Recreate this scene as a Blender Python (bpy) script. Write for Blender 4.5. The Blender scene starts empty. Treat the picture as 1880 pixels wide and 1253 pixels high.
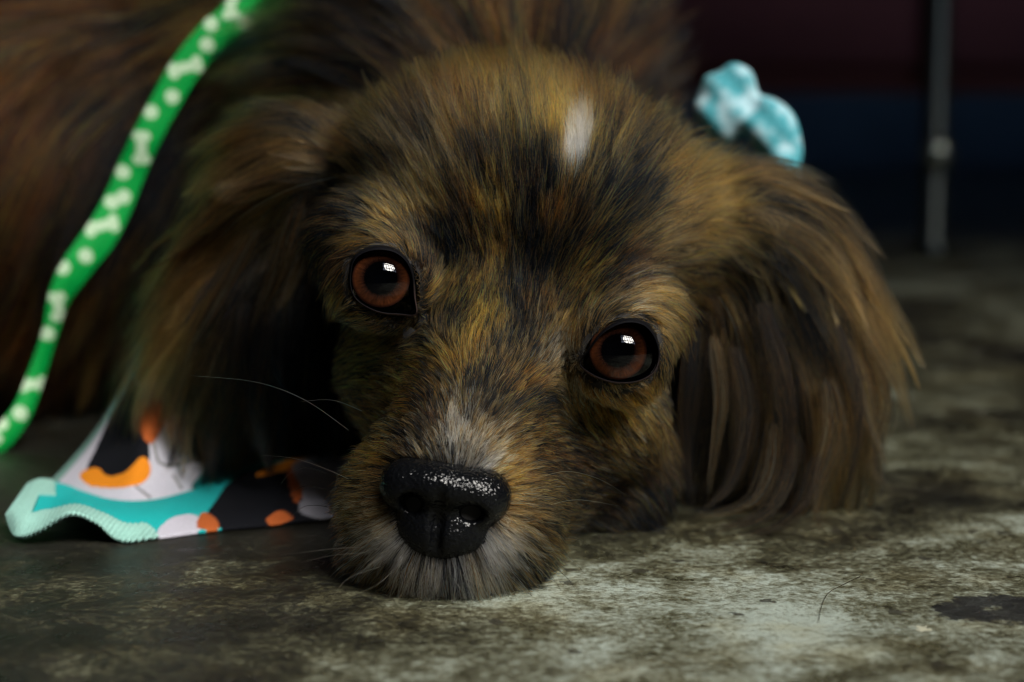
import bpy, bmesh, math, random
import numpy as np
from mathutils import Vector, Matrix, kdtree
rng = np.random.default_rng(7)
R_ = math.radians
SC = bpy.context.scene
COL = SC.collection

# ------------------------------------------------------------------ camera, world, sun
FPX = 3133.0                       # focal length in photo pixels (60 mm on 36 mm, 1880 px wide)
PITCH = math.atan(406.5 / FPX)
CAMH = 9.26                        # cm above the floor
SN, CS = math.sin(PITCH), math.cos(PITCH)
cam_d = bpy.data.cameras.new('camera'); cam = bpy.data.objects.new('camera', cam_d); COL.objects.link(cam)
cam_d.lens = 60; cam_d.sensor_width = 36; cam_d.clip_start = 0.01; cam_d.clip_end = 100
cam.location = (0, 0, CAMH / 100); cam.rotation_euler = (math.pi / 2 - PITCH, 0, 0)
cam_d.dof.use_dof = True; cam_d.dof.focus_distance = 0.339; cam_d.dof.aperture_fstop = 9.5; cam_d.dof.aperture_blades = 0
SC.camera = cam

SUN_EL, SUN_AZ = R_(47), R_(140)    # azimuth from +Y clockwise
world = bpy.data.worlds.new('World'); SC.world = world; world.use_nodes = True
wn = world.node_tree.nodes; wl = world.node_tree.links
sky = wn.new('ShaderNodeTexSky'); sky.sky_type = 'NISHITA'; sky.sun_disc = False
sky.sun_elevation = SUN_EL; sky.sun_rotation = SUN_AZ
wl.new(sky.outputs[0], wn['Background'].inputs[0]); wn['Background'].inputs[1].default_value = 0.06
sun_d = bpy.data.lights.new('sun', 'SUN'); sun = bpy.data.objects.new('sun', sun_d); COL.objects.link(sun)
sun_d.energy = 1.5; sun_d.angle = R_(32); sun_d.color = (1.0, 0.96, 0.88)
SUNV = Vector((math.sin(SUN_AZ) * math.cos(SUN_EL), math.cos(SUN_AZ) * math.cos(SUN_EL), math.sin(SUN_EL)))
sun.rotation_euler = SUNV.to_track_quat('Z', 'Y').to_euler(); sun.location = SUNV * 4
SC.view_settings.view_transform = 'Standard'; SC.view_settings.look = 'None'
SC.view_settings.exposure = 3.2; SC.view_settings.gamma = 1
SC.render.engine = 'CYCLES'
SC.cycles.use_denoising = True; SC.cycles.use_adaptive_sampling = False; SC.cycles.max_bounces = 8; SC.cycles.diffuse_bounces = 3
SC.cycles.transparent_max_bounces = 8; SC.cycles.caustics_reflective = False; SC.cycles.caustics_refractive = False
SC.cycles.pixel_filter_type = 'BLACKMAN_HARRIS'; SC.cycles.filter_width = 1.1
SC.cycles_curves.shape = 'RIBBONS'

# ------------------------------------------------------------------ helpers
CAMP = np.array([0, 0, CAMH]); FW = np.array([0, CS, -SN]); UPV = np.array([0, SN, CS]); RT = np.array([1.0, 0, 0])
def P(px, py, d):
    """where a photo pixel lies at depth d (cm) in front of the camera, in cm"""
    return CAMP + d * (FW + (px - 940) / FPX * RT - (py - 626.5) / FPX * UPV)
def onfloor(px, py, z=0.0):
    d = (CAMH - z) / (SN + (py - 626.5) / FPX * CS)
    return P(px, py, d)
def proj(p):
    q = p - CAMP; d = q @ FW
    return 940 + FPX * (q @ RT) / d, 626.5 - FPX * (q @ UPV) / d, d

def tag(o, label=None, cat=None, group=None, kind=None):
    if label: o['label'] = label
    if cat: o['category'] = cat
    if group: o['group'] = group
    if kind: o['kind'] = kind
    return o
def empty(name, loc, label, cat, group=None):
    o = bpy.data.objects.new(name, None); COL.objects.link(o); o.location = loc; o.empty_display_size = 0.02
    return tag(o, label, cat, group)
def link_mesh(name, verts, faces, m, parent=None, smooth=True, cm=True, cols=None):
    me = bpy.data.meshes.new(name)
    v = np.asarray(verts, float) * (0.01 if cm else 1.0)
    me.from_pydata(v.tolist(), [], [tuple(int(i) for i in f) for f in faces]); me.update()
    if smooth: me.polygons.foreach_set('use_smooth', [True] * len(me.polygons))
    if cols is not None:
        a = me.color_attributes.new('pcol', 'FLOAT_COLOR', 'POINT')
        c = np.ones((len(v), 4)); c[:, :3] = cols
        a.data.foreach_set('color', c.ravel())
    o = bpy.data.objects.new(name, me); COL.objects.link(o); me.materials.append(m)
    if parent:
        o.parent = parent; o.matrix_parent_inverse = parent.matrix_basis.inverted()
    return o
def bmobj(name, bm, m, parent=None, smooth=False):
    me = bpy.data.meshes.new(name); bm.to_mesh(me); bm.free()
    if smooth: me.polygons.foreach_set('use_smooth', [True] * len(me.polygons))
    o = bpy.data.objects.new(name, me); COL.objects.link(o); me.materials.append(m)
    if parent:
        o.parent = parent; o.matrix_parent_inverse = parent.matrix_basis.inverted()
    return o
def box(bm, lo, hi, bev=0.0):
    r = bmesh.ops.create_cube(bm, size=1)
    for v in r['verts']:
        v.co = Vector([(lo[i] + hi[i]) / 2 + v.co[i] * (hi[i] - lo[i]) for i in range(3)])
    if bev:
        es = list({e for v in r['verts'] for e in v.link_edges})
        bmesh.ops.bevel(bm, geom=es, offset=bev, segments=3, affect='EDGES')
def mat(name):
    m = bpy.data.materials.new(name); m.use_nodes = True
    return m, m.node_tree.nodes, m.node_tree.links, m.node_tree.nodes['Principled BSDF']
def ramp(n, pts, interp='LINEAR'):
    r = n.new('ShaderNodeValToRGB'); r.color_ramp.interpolation = interp
    e = r.color_ramp.elements
    while len(e) > 1: e.remove(e[-1])
    e[0].position = pts[0][0]; e[0].color = (*pts[0][1], 1)
    for p, c in pts[1:]:
        x = e.new(p); x.color = (*c, 1)
    return r
def noise(n, l, vec, scale, detail=6, rough=.6, dist=0.0):
    t = n.new('ShaderNodeTexNoise'); t.inputs['Scale'].default_value = scale
    t.inputs['Detail'].default_value = detail; t.inputs['Roughness'].default_value = rough
    t.inputs['Distortion'].default_value = dist
    if vec: l.new(vec, t.inputs['Vector'])
    return t
def mixc(n, l, fac, a, b, mode='MIX'):
    x = n.new('ShaderNodeMix'); x.data_type = 'RGBA'; x.blend_type = mode
    for s, v in ((x.inputs[0], fac), (x.inputs[6], a), (x.inputs[7], b)):
        if isinstance(v, (int, float)): s.default_value = v
        elif isinstance(v, tuple): s.default_value = (*v, 1)
        else: l.new(v, s)
    return x.outputs[2]
def math_(n, l, op, a, b=0.0, clamp=False):
    x = n.new('ShaderNodeMath'); x.operation = op; x.use_clamp = clamp
    for s, v in ((x.inputs[0], a), (x.inputs[1], b)):
        if isinstance(v, (int, float)): s.default_value = v
        else: l.new(v, s)
    return x.outputs[0]
def catmull(pts, n, closed=False):
    pts = np.asarray(pts, float); m = len(pts); out = []
    segs = m if closed else m - 1
    for k in range(n):
        t = k / (n if closed else n - 1) * segs; i = min(int(t), segs - 1); f = t - i
        g = (lambda j: pts[j % m]) if closed else (lambda j: pts[min(max(j, 0), m - 1)])
        a, b, c, d = g(i - 1), g(i), g(i + 1), g(i + 2)
        out.append(.5 * (2 * b + (c - a) * f + (2 * a - 5 * b + 4 * c - d) * f * f + (-a + 3 * b - 3 * c + d) * f ** 3))
    return np.array(out)

# ------------------------------------------------------------------ floor and room
def floor_material():
    m, n, l, b = mat('weathered_concrete')
    g = n.new('ShaderNodeTexCoord').outputs['Object']
    mp = n.new('ShaderNodeMapping'); l.new(g, mp.inputs[0]); v = mp.outputs[0]
    big = noise(n, l, v, 9, 5, .62, .4)
    med = noise(n, l, v, 48, 10, .72, .3)
    fine = noise(n, l, v, 520, 8, .8)
    # large-scale tone: paler to the right, darker to the left and far back
    sep = n.new('ShaderNodeSeparateXYZ'); l.new(g, sep.inputs[0])
    gx = math_(n, l, 'MULTIPLY', math_(n, l, 'ADD', sep.outputs[0], .0), 2.4)
    gx = math_(n, l, 'MAXIMUM', math_(n, l, 'MINIMUM', gx, .09), -.19)
    gy = math_(n, l, 'MAXIMUM', math_(n, l, 'MINIMUM', math_(n, l, 'MULTIPLY', math_(n, l, 'SUBTRACT', sep.outputs[1], .345), -3.2), .02), -.12)
    s = math_(n, l, 'ADD', math_(n, l, 'ADD', math_(n, l, 'MULTIPLY', big.outputs[0], .95), math_(n, l, 'MULTIPLY', med.outputs[0], .80)), math_(n, l, 'MULTIPLY', fine.outputs[0], 1.05))
    s = math_(n, l, 'ADD', math_(n, l, 'SUBTRACT', s, .90), math_(n, l, 'ADD', gx, gy))
    r = ramp(n, [(.34, (.009, .009, .006)), (.43, (.030, .029, .016)), (.49, (.060, .059, .032)), (.55, (.11, .113, .072)), (.62, (.20, .22, .17)), (.74, (.36, .42, .37))])
    l.new(s, r.inputs[0])
    warm = noise(n, l, v, 30, 4, .6)
    wr = ramp(n, [(.5, (0, 0, 0)), (.62, (1, 1, 1))]); l.new(warm.outputs[0], wr.inputs[0])
    c = mixc(n, l, math_(n, l, 'MULTIPLY', wr.outputs[0], .45), r.outputs[0], (.78, .62, .36), 'MULTIPLY')
    # break up the outlines of pits and chips
    dn_ = noise(n, l, g, 420, 4, .6); vm = n.new('ShaderNodeVectorMath'); vm.operation = 'MULTIPLY_ADD'
    l.new(dn_.outputs['Color'], vm.inputs[0]); vm.inputs[1].default_value = (.006, .006, 0); l.new(g, vm.inputs[2]); v = vm.outputs[0]
    # dark pits
    vo = n.new('ShaderNodeTexVoronoi'); vo.inputs['Scale'].default_value = 130; l.new(v, vo.inputs['Vector'])
    vsel = n.new('ShaderNodeTexVoronoi'); vsel.inputs['Scale'].default_value = 130; l.new(v, vsel.inputs['Vector'])
    sc_ = n.new('ShaderNodeSeparateColor'); l.new(vsel.outputs['Color'], sc_.inputs[0])
    pit = math_(n, l, 'MULTIPLY', math_(n, l, 'LESS_THAN', vo.outputs['Distance'], .20), math_(n, l, 'GREATER_THAN', sc_.outputs[0], .80))
    c = mixc(n, l, math_(n, l, 'MULTIPLY', pit, .8), c, (.02, .018, .012))
    # pale chips on the dark part
    vo2 = n.new('ShaderNodeTexVoronoi'); vo2.inputs['Scale'].default_value = 150; vo2.inputs['Randomness'].default_value = 1
    mp2 = n.new('ShaderNodeMapping'); mp2.inputs['Location'].default_value = (3.3, 1.7, 0); l.new(v, mp2.inputs[0]); l.new(mp2.outputs[0], vo2.inputs['Vector'])
    sc2 = n.new('ShaderNodeSeparateColor'); l.new(vo2.outputs['Color'], sc2.inputs[0])
    chip = math_(n, l, 'MULTIPLY', math_(n, l, 'LESS_THAN', vo2.outputs['Distance'], .22), math_(n, l, 'GREATER_THAN', sc2.outputs[1], .991))
    c = mixc(n, l, chip, c, (.5, .5, .38))
    # dark round stain at the right edge
    sx = math_(n, l, 'DIVIDE', math_(n, l, 'SUBTRACT', sep.outputs[0], .098), .018)
    sy = math_(n, l, 'DIVIDE', math_(n, l, 'SUBTRACT', sep.outputs[1], .317), .0105)
    rr = math_(n, l, 'ADD', math_(n, l, 'MULTIPLY', sx, sx), math_(n, l, 'MULTIPLY', sy, sy))
    rr = math_(n, l, 'ADD', rr, math_(n, l, 'MULTIPLY', math_(n, l, 'SUBTRACT', noise(n, l, v, 110, 7, .7).outputs[0], .5), 6.0))
    st = ramp(n, [(.75, (1, 1, 1)), (1.0, (0, 0, 0))]); l.new(rr, st.inputs[0])
    c = mixc(n, l, math_(n, l, 'MULTIPLY', st.outputs[0], .93), c, (.012, .013, .014))
    l.new(c, b.inputs['Base Color'])
    rg = ramp(n, [(.35, (.22,) * 3), (.65, (.55,) * 3)]); l.new(med.outputs[0], rg.inputs[0]); l.new(rg.outputs[0], b.inputs['Roughness'])
    b.inputs['Specular IOR Level'].default_value = .5
    bp = n.new('ShaderNodeBump'); bp.inputs['Strength'].default_value = .9; bp.inputs['Distance'].default_value = .0018
    hh = math_(n, l, 'SUBTRACT', math_(n, l, 'ADD', med.outputs[0], math_(n, l, 'MULTIPLY', fine.outputs[0], .4)), math_(n, l, 'MULTIPLY', pit, .5))
    l.new(hh, bp.inputs['Height']); l.new(bp.outputs[0], b.inputs['Normal'])
    return m
bm = bmesh.new(); bmesh.ops.create_grid(bm, x_segments=8, y_segments=8, size=3.0)
fl = bmobj('floor', bm, floor_material()); fl.location = (0, 1.2, 0); tag(fl, kind='structure')
# (object origin offset: the shader reads object coordinates, so shift the mesh instead)
for v in fl.data.vertices: v.co.y += 1.2
fl.location = (0, 0, 0)

def plain(name, col, rough=.8, var=.3, sc=6.0):
    m, n, l, b = mat(name)
    t = noise(n, l, n.new('ShaderNodeTexCoord').outputs['Object'], sc, 6)
    r = ramp(n, [(.3, tuple(c * (1 - var) for c in col)), (.7, tuple(c * (1 + var) for c in col))]); l.new(t.outputs[0], r.inputs[0])
    l.new(r.outputs[0], b.inputs['Base Color']); b.inputs['Roughness'].default_value = rough
    return m
plaster = plain('dark_plaster', (.075, .13, .23))
# the room: back wall, side walls, ceiling, and behind the camera a wall with one barred window
HEADP = Vector((0, .37, .05)); wc = HEADP + SUNV * 1.6; WY = wc.y
hx, hz = .58, .52
bm = bmesh.new()
X0, X1, ZT = -2.4, 2.4, 2.6
box(bm, (X0, WY - .12, 0), (wc.x - hx, WY, ZT)); box(bm, (wc.x + hx, WY - .12, 0), (X1, WY, ZT))
box(bm, (wc.x - hx, WY - .12, 0), (wc.x + hx, WY, wc.z - hz)); box(bm, (wc.x - hx, WY - .12, wc.z + hz), (wc.x + hx, WY, ZT))
tag(bmobj('window_wall', bm, plaster), kind='structure')
bm = bmesh.new(); box(bm, (X0, 3.2, 0), (X1, 3.32, ZT)); tag(bmobj('back_wall', bm, plain('shadow_blue_plaster', (.10, .16, .23))), kind='structure')  # navy tint puts the lifted blue of the shadows into the wall colour
bm = bmesh.new(); box(bm, (X0 - .12, WY - .12, 0), (X0, 3.32, ZT)); tag(bmobj('side_wall', bm, plaster), kind='structure')
bm = bmesh.new(); box(bm, (X1, WY - .12, 0), (X1 + .12, 3.32, ZT)); tag(bmobj('side_wall', bm, plaster), kind='structure')
bm = bmesh.new(); box(bm, (X0 - .12, WY - .12, ZT), (X1 + .12, 3.32, ZT + .1)); tag(bmobj('ceiling', bm, plaster), kind='structure')
bm = bmesh.new()
for k in (-.55, -.18, .2, .58):
    box(bm, (wc.x + k * hx - .014, WY - .075, wc.z - hz), (wc.x + k * hx + .014, WY - .045, wc.z + hz))
box(bm, (wc.x - hx, WY - .08, wc.z + hz * .42 - .02), (wc.x + hx, WY - .04, wc.z + hz * .42 + .02))
box(bm, (wc.x - hx, WY - .08, wc.z - hz * .5 - .012), (wc.x + hx, WY - .04, wc.z - hz * .5 + .012))
tag(bmobj('window_bars', bm, plain('bar_paint', (.3, .3, .3), .5)), kind='structure')
# daylight portal in the window opening
pd = bpy.data.lights.new('window_portal', 'AREA'); pd.shape = 'RECTANGLE'; pd.size = hx * 2; pd.size_y = hz * 2; pd.cycles.is_portal = True
po = bpy.data.objects.new('window_portal', pd); COL.objects.link(po); po.location = (wc.x, WY - .02, wc.z); po.rotation_euler = (R_(90), 0, 0)

# maroon bench with steel leg, far behind
bench = empty('bench', (.45, 1.35, 0), 'dark maroon bench with a slim steel leg, out of focus behind the dog', 'bench')
bm = bmesh.new(); box(bm, (-.32, 1.17, .118), (1.3, 1.75, .52), .012)
bmobj('seat_base', bm, plain('maroon_fabric', (.14, .045, .055), .85), bench, True)
steel, n, l, b = mat('dull_steel'); b.inputs['Base Color'].default_value = (.022, .026, .02, 1); b.inputs['Metallic'].default_value = .6; b.inputs['Roughness'].default_value = .35
def lathe(bm, cx, cy, prof, seg=24):
    rings = []
    for r, z in prof:
        rings.append([bm.verts.new((cx + r * math.cos(a * 2 * math.pi / seg), cy + r * math.sin(a * 2 * math.pi / seg), z)) for a in range(seg)])
    for i in range(len(rings) - 1):
        for k in range(seg):
            bm.faces.new((rings[i][k], rings[i][(k + 1) % seg], rings[i + 1][(k + 1) % seg], rings[i + 1][k]))
    bm.faces.new(rings[0][::-1]); bm.faces.new(rings[-1])
lp = onfloor(1710, 472); LX, LY = lp[0] / 100, lp[1] / 100
for dx in (0, .62):
    bm = bmesh.new(); lathe(bm, LX + dx, LY, [(.013, .001), (.014, .006), (.0085, .012), (.0085, .35), (.0085, .40)])
    leg = bmobj('leg', bm, steel, bench, True)
    q = P(1708, 285, (LY * 100 - 1.5) * 1.0)
    bm = bmesh.new(); bmesh.ops.create_uvsphere(bm, u_segments=24, v_segments=16, radius=.0105)
    for v in bm.verts: v.co.y *= .6; v.co += Vector((LX + dx, LY - .009, q[2] / 100))
    sm, n, l, b = mat('polished_bolt'); b.inputs['Base Color'].default_value = (.2, .21, .16, 1); b.inputs['Metallic'].default_value = .9; b.inputs['Roughness'].default_value = .3
    bo = bmobj('bolt', bm, sm, leg, True)

# ------------------------------------------------------------------ implicit surfaces
def ell(p, c, r, M=None):
    q = p - c
    if M is not None: q = q @ M
    r = np.asarray(r, float)
    k0 = np.linalg.norm(q / r, axis=-1); k1 = np.linalg.norm(q / (r * r), axis=-1)
    return k0 * (k0 - 1) / np.maximum(k1, 1e-6)
def cone(p, a, b, ra, rb):
    ab = b - a; h = np.clip(((p - a) @ ab) / (ab @ ab), 0, 1)
    return np.linalg.norm(p - a - h[..., None] * ab, axis=-1) - (ra + (rb - ra) * h)
def smin(a, b, k):
    h = np.maximum(k - np.abs(a - b), 0) / k
    return np.minimum(a, b) - h * h * k * .25
def smax(a, b, k): return -smin(-a, -b, k)
def surface_nets(f, lo, hi, h):
    lo = np.asarray(lo, float); dims = np.ceil((np.asarray(hi) - lo) / h).astype(int) + 1
    xs = [lo[i] + h * np.arange(dims[i]) for i in range(3)]
    V = np.empty(dims)
    for i in range(dims[0]):
        g = np.stack(np.meshgrid([xs[0][i]], xs[1], xs[2], indexing='ij'), -1)
        V[i] = f(g.reshape(-1, 3)).reshape(dims[1], dims[2])
    s = V < 0
    cnt = np.zeros(np.array(dims) - 1, int); acc = np.zeros((*(np.array(dims) - 1), 3)); n = np.zeros(np.array(dims) - 1)
    N = dims - 1
    for ax in range(3):
        o = [a for a in range(3) if a != ax]
        for u in (0, 1):
            for w in (0, 1):
                st = [0, 0, 0]; st[o[0]] = u; st[o[1]] = w
                sl0 = tuple(slice(st[i], st[i] + N[i]) for i in range(3))
                en = list(st); en[ax] = 1
                sl1 = tuple(slice(en[i], en[i] + N[i]) for i in range(3))
                a, b = V[sl0], V[sl1]; cr = (a < 0) != (b < 0)
                t = np.where(cr, a / np.where(cr, a - b, 1), 0)
                off = np.zeros((*N, 3)); off[..., ax] = t; off[..., o[0]] = u; off[..., o[1]] = w
                acc += off * cr[..., None]; n += cr
    act = n > 0; idx = -np.ones(N, int); idx[act] = np.arange(act.sum())
    ijk = np.argwhere(act); verts = lo + h * (ijk + acc[act] / n[act][:, None])
    faces = []
    for ax in range(3):
        o = [a for a in range(3) if a != ax]
        sl = [slice(1, N[i]) for i in range(3)]; sl[ax] = slice(0, N[ax])
        e0 = s[tuple(sl)]; sl2 = list(sl); sl2[ax] = slice(1, N[ax] + 1); e1 = s[tuple(sl2)]
        for sg in (True, False):
            k = np.argwhere((e0 != e1) & (e0 == sg)); k = k + np.array([sl[i].start for i in range(3)])
            def cid(du, dw):
                c = k.copy(); c[:, o[0]] -= du; c[:, o[1]] -= dw
                return idx[c[:, 0], c[:, 1], c[:, 2]]
            q = np.stack([cid(1, 1), cid(0, 1), cid(0, 0), cid(1, 0)], 1)
            if sg == (ax == 1): q = q[:, ::-1]
            faces.append(q)
    return verts, np.concatenate(faces)
def grad(f, p, e=.02):
    g = np.stack([f(p + np.eye(3)[i] * e) - f(p - np.eye(3)[i] * e) for i in range(3)], -1)
    return g / np.maximum(np.linalg.norm(g, axis=-1, keepdims=True), 1e-9)

ROLL = R_(17)       # the head leans over: its own up points up and to the right
def frame(roll):
    u = math.sin(roll) * RT + math.cos(roll) * UPV; r = math.cos(roll) * RT - math.sin(roll) * UPV
    return np.stack([r, u, FW], 1)     # columns: right, up, forward(away)
HF = frame(ROLL); NF = frame(R_(9))
EYE = {'L': (702, 515, 35.2), 'R': (1137, 647, 35.3)}
EC = {k: P(*v) for k, v in EYE.items()}; ER = .90
CON = {'L': [(642, 520), (646, 482), (662, 462), (690, 453), (722, 457), (746, 476), (758, 507), (761, 545), (764, 578), (735, 578), (700, 575), (669, 562), (650, 545)],
       'R': [(1063, 667), (1082, 641), (1103, 612), (1130, 593), (1158, 586), (1184, 593), (1201, 614), (1210, 643), (1208, 670), (1194, 690), (1166, 702), (1130, 703), (1100, 695), (1078, 683)]}
CON = {k: catmull(v, 48, True) for k, v in CON.items()}
def poly_sd(poly, x, y):
    """signed distance (photo px, negative inside) to a closed outline"""
    d2 = np.full(len(x), 1e12); r = np.zeros(len(x), bool)
    for (x1, y1), (x2, y2) in zip(poly, np.roll(poly, -1, 0)):
        ex, ey = x2 - x1, y2 - y1; t = np.clip(((x - x1) * ex + (y - y1) * ey) / (ex * ex + ey * ey + 1e-9), 0, 1)
        d2 = np.minimum(d2, (x - x1 - t * ex) ** 2 + (y - y1 - t * ey) ** 2)
        r ^= ((y1 > y) != (y2 > y)) & (x < ex * (y - y1) / (ey + 1e-12) + x1)
    return np.sqrt(d2) * np.where(r, -1, 1)

def sd_head(p):
    d = ell(p, P(965, 412, 39.3), (3.95, 3.1, 4.1), HF)                 # cranium
    d = smin(d, ell(p, P(900, 690, 38.5), (3.3, 2.7, 3.2), HF), 1.6)   # cheeks
    d = smin(d, ell(p, P(1125, 760, 37.9), (1.1, 1.15, 1.6), HF), .8)
    d = smin(d, ell(p, P(1080, 860, 39.3), (1.9, 1.15, 1.9)), .8)
    d = smin(d, ell(p, P(822, 926, 34.65), (2.08, 1.55, 1.75)), .5)        # muzzle
    d = smax(d, -ell(p, P(812, 940, 33.0), (.75, .55, .7)), .2)                # room behind the nose leather
    d = smin(d, cone(p, P(830, 850, 33.9), P(905, 640, 36.2), 1.15, 1.5), .9)   # bridge
    d = smin(d, cone(p, P(830, 960, 34.4), P(960, 860, 37.5), 1.45, 1.5), .8)
    d = smin(d, ell(p, P(700, 455, 36.5), (1.25, 1.0, 1.2), HF), .7)     # brows
    d = smin(d, ell(p, P(1145, 580, 36.5), (1.25, 1.0, 1.2), HF), .7)
    for k in ('L', 'R'):
        c = EC[k]
        d = smin(d, np.linalg.norm(p - c, axis=-1) - ER - .09, .35)
        near = np.where(np.linalg.norm(p - c, axis=-1) < 1.7)[0]
        if len(near):
            q = p[near]; x, y, dd = proj(q); cut = poly_sd(CON[k], x, y) * dd / FPX
            cut = np.maximum(cut, (q - c) @ FW + .1)
            ball = ER - .06 - np.linalg.norm(q - c, axis=-1)
            d[near] = smax(d[near], -np.maximum(cut, ball), .05)
    return d
EARS = {}
def sd_earR(p):
    d = ell(p, P(1432, 620, 40.8), (2.15, 3.1, 1.0), frame(R_(-6)))
    return smin(d, ell(p, P(1355, 410, 40.8), (1.9, 1.2, 1.5), frame(R_(25))), 1.4)
def sd_earL(p):
    d = ell(p, P(465, 520, 41.8), (1.45, 3.0, .9), frame(R_(24)))
    return smin(d, ell(p, P(592, 315, 41.0), (1.8, 1.25, 1.6), frame(R_(20))), 1.5)
def sd_body(p):
    d = ell(p, P(150, 330, 61), (11, 12, 7.3), np.eye(3)[:, :])
    d = smin(d, ell(p, P(620, 220, 56), (6.5, 6.5, 6.2)), 3)
    d = smin(d, ell(p, P(850, 190, 50), (5.0, 4.6, 4.7)), 2)
    d = smin(d, ell(p, P(1260, 720, 44.5), (1.9, 2.6, 2.4)), .8)
    return smin(d, ell(p, P(740, 560, 47.0), (4.2, 4.5, 4.2)), 2)
def sd_all(p):
    d = smin(sd_head(p), sd_body(p), 1.5)
    d = smin(d, sd_earR(p), 1.2); d = smin(d, sd_earL(p), 1.2)
    return smax(d, -(p[..., 2] - .06), .3)

dog = empty('dog', (P(900, 900, 40)[0] / 100, .42, 0), 'brown brindle long-eared dog resting its chin on the floor', 'dog')
skin, n, l, b = mat('dog_skin'); b.inputs['Base Color'].default_value = (.006, .005, .005, 1); b.inputs['Roughness'].default_value = .8
V, F = surface_nets(sd_all, (-33, 30.5, -.4), (9.5, 75, 19), .34)
for _ in range(3):
    e = .05; val = sd_all(V); V = V - grad(sd_all, V) * val[:, None] * .8
body = link_mesh('body', V, F, skin, dog)
body.data.validate()

# sample hair roots on a triangle soup, keeping the sides the camera could see from nearby
T = np.concatenate([F[:, [0, 1, 2]], F[:, [0, 2, 3]]])
A, B_, C_ = V[T[:, 0]], V[T[:, 1]], V[T[:, 2]]
AR = np.linalg.norm(np.cross(B_ - A, C_ - A), axis=1) / 2
CEN = (A + B_ + C_) / 3
cx, cy, cd = proj(CEN)
NRM = grad(sd_all, CEN); vd = (CAMP - CEN); vd /= np.linalg.norm(vd, axis=1, keepdims=True)
FACING = (NRM * vd).sum(1)
dh, dr, dl, db = sd_head(CEN), sd_earR(CEN), sd_earL(CEN), sd_body(CEN)
GRP = np.argmin(np.stack([dh, dr, dl, db]), 0)
KEEP = (FACING > -.35) & (cx > -260) & (cx < 2100) & (cy > -330) & (cy < 1300)
def sample(gid, dens):
    w = AR * (GRP == gid) * KEEP
    w = w * np.clip(.35 + FACING, .15, 1)
    N = int(w.sum() * dens)
    k = rng.choice(len(T), N, p=w / w.sum()); u = rng.random((N, 2)); fl_ = u.sum(1) > 1; u[fl_] = 1 - u[fl_]
    p = A[k] + (B_[k] - A[k]) * u[:, :1] + (C_[k] - A[k]) * u[:, 1:]
    nn = grad(sd_all, p); p = p - nn * sd_all(p)[:, None]
    return p, nn

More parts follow.
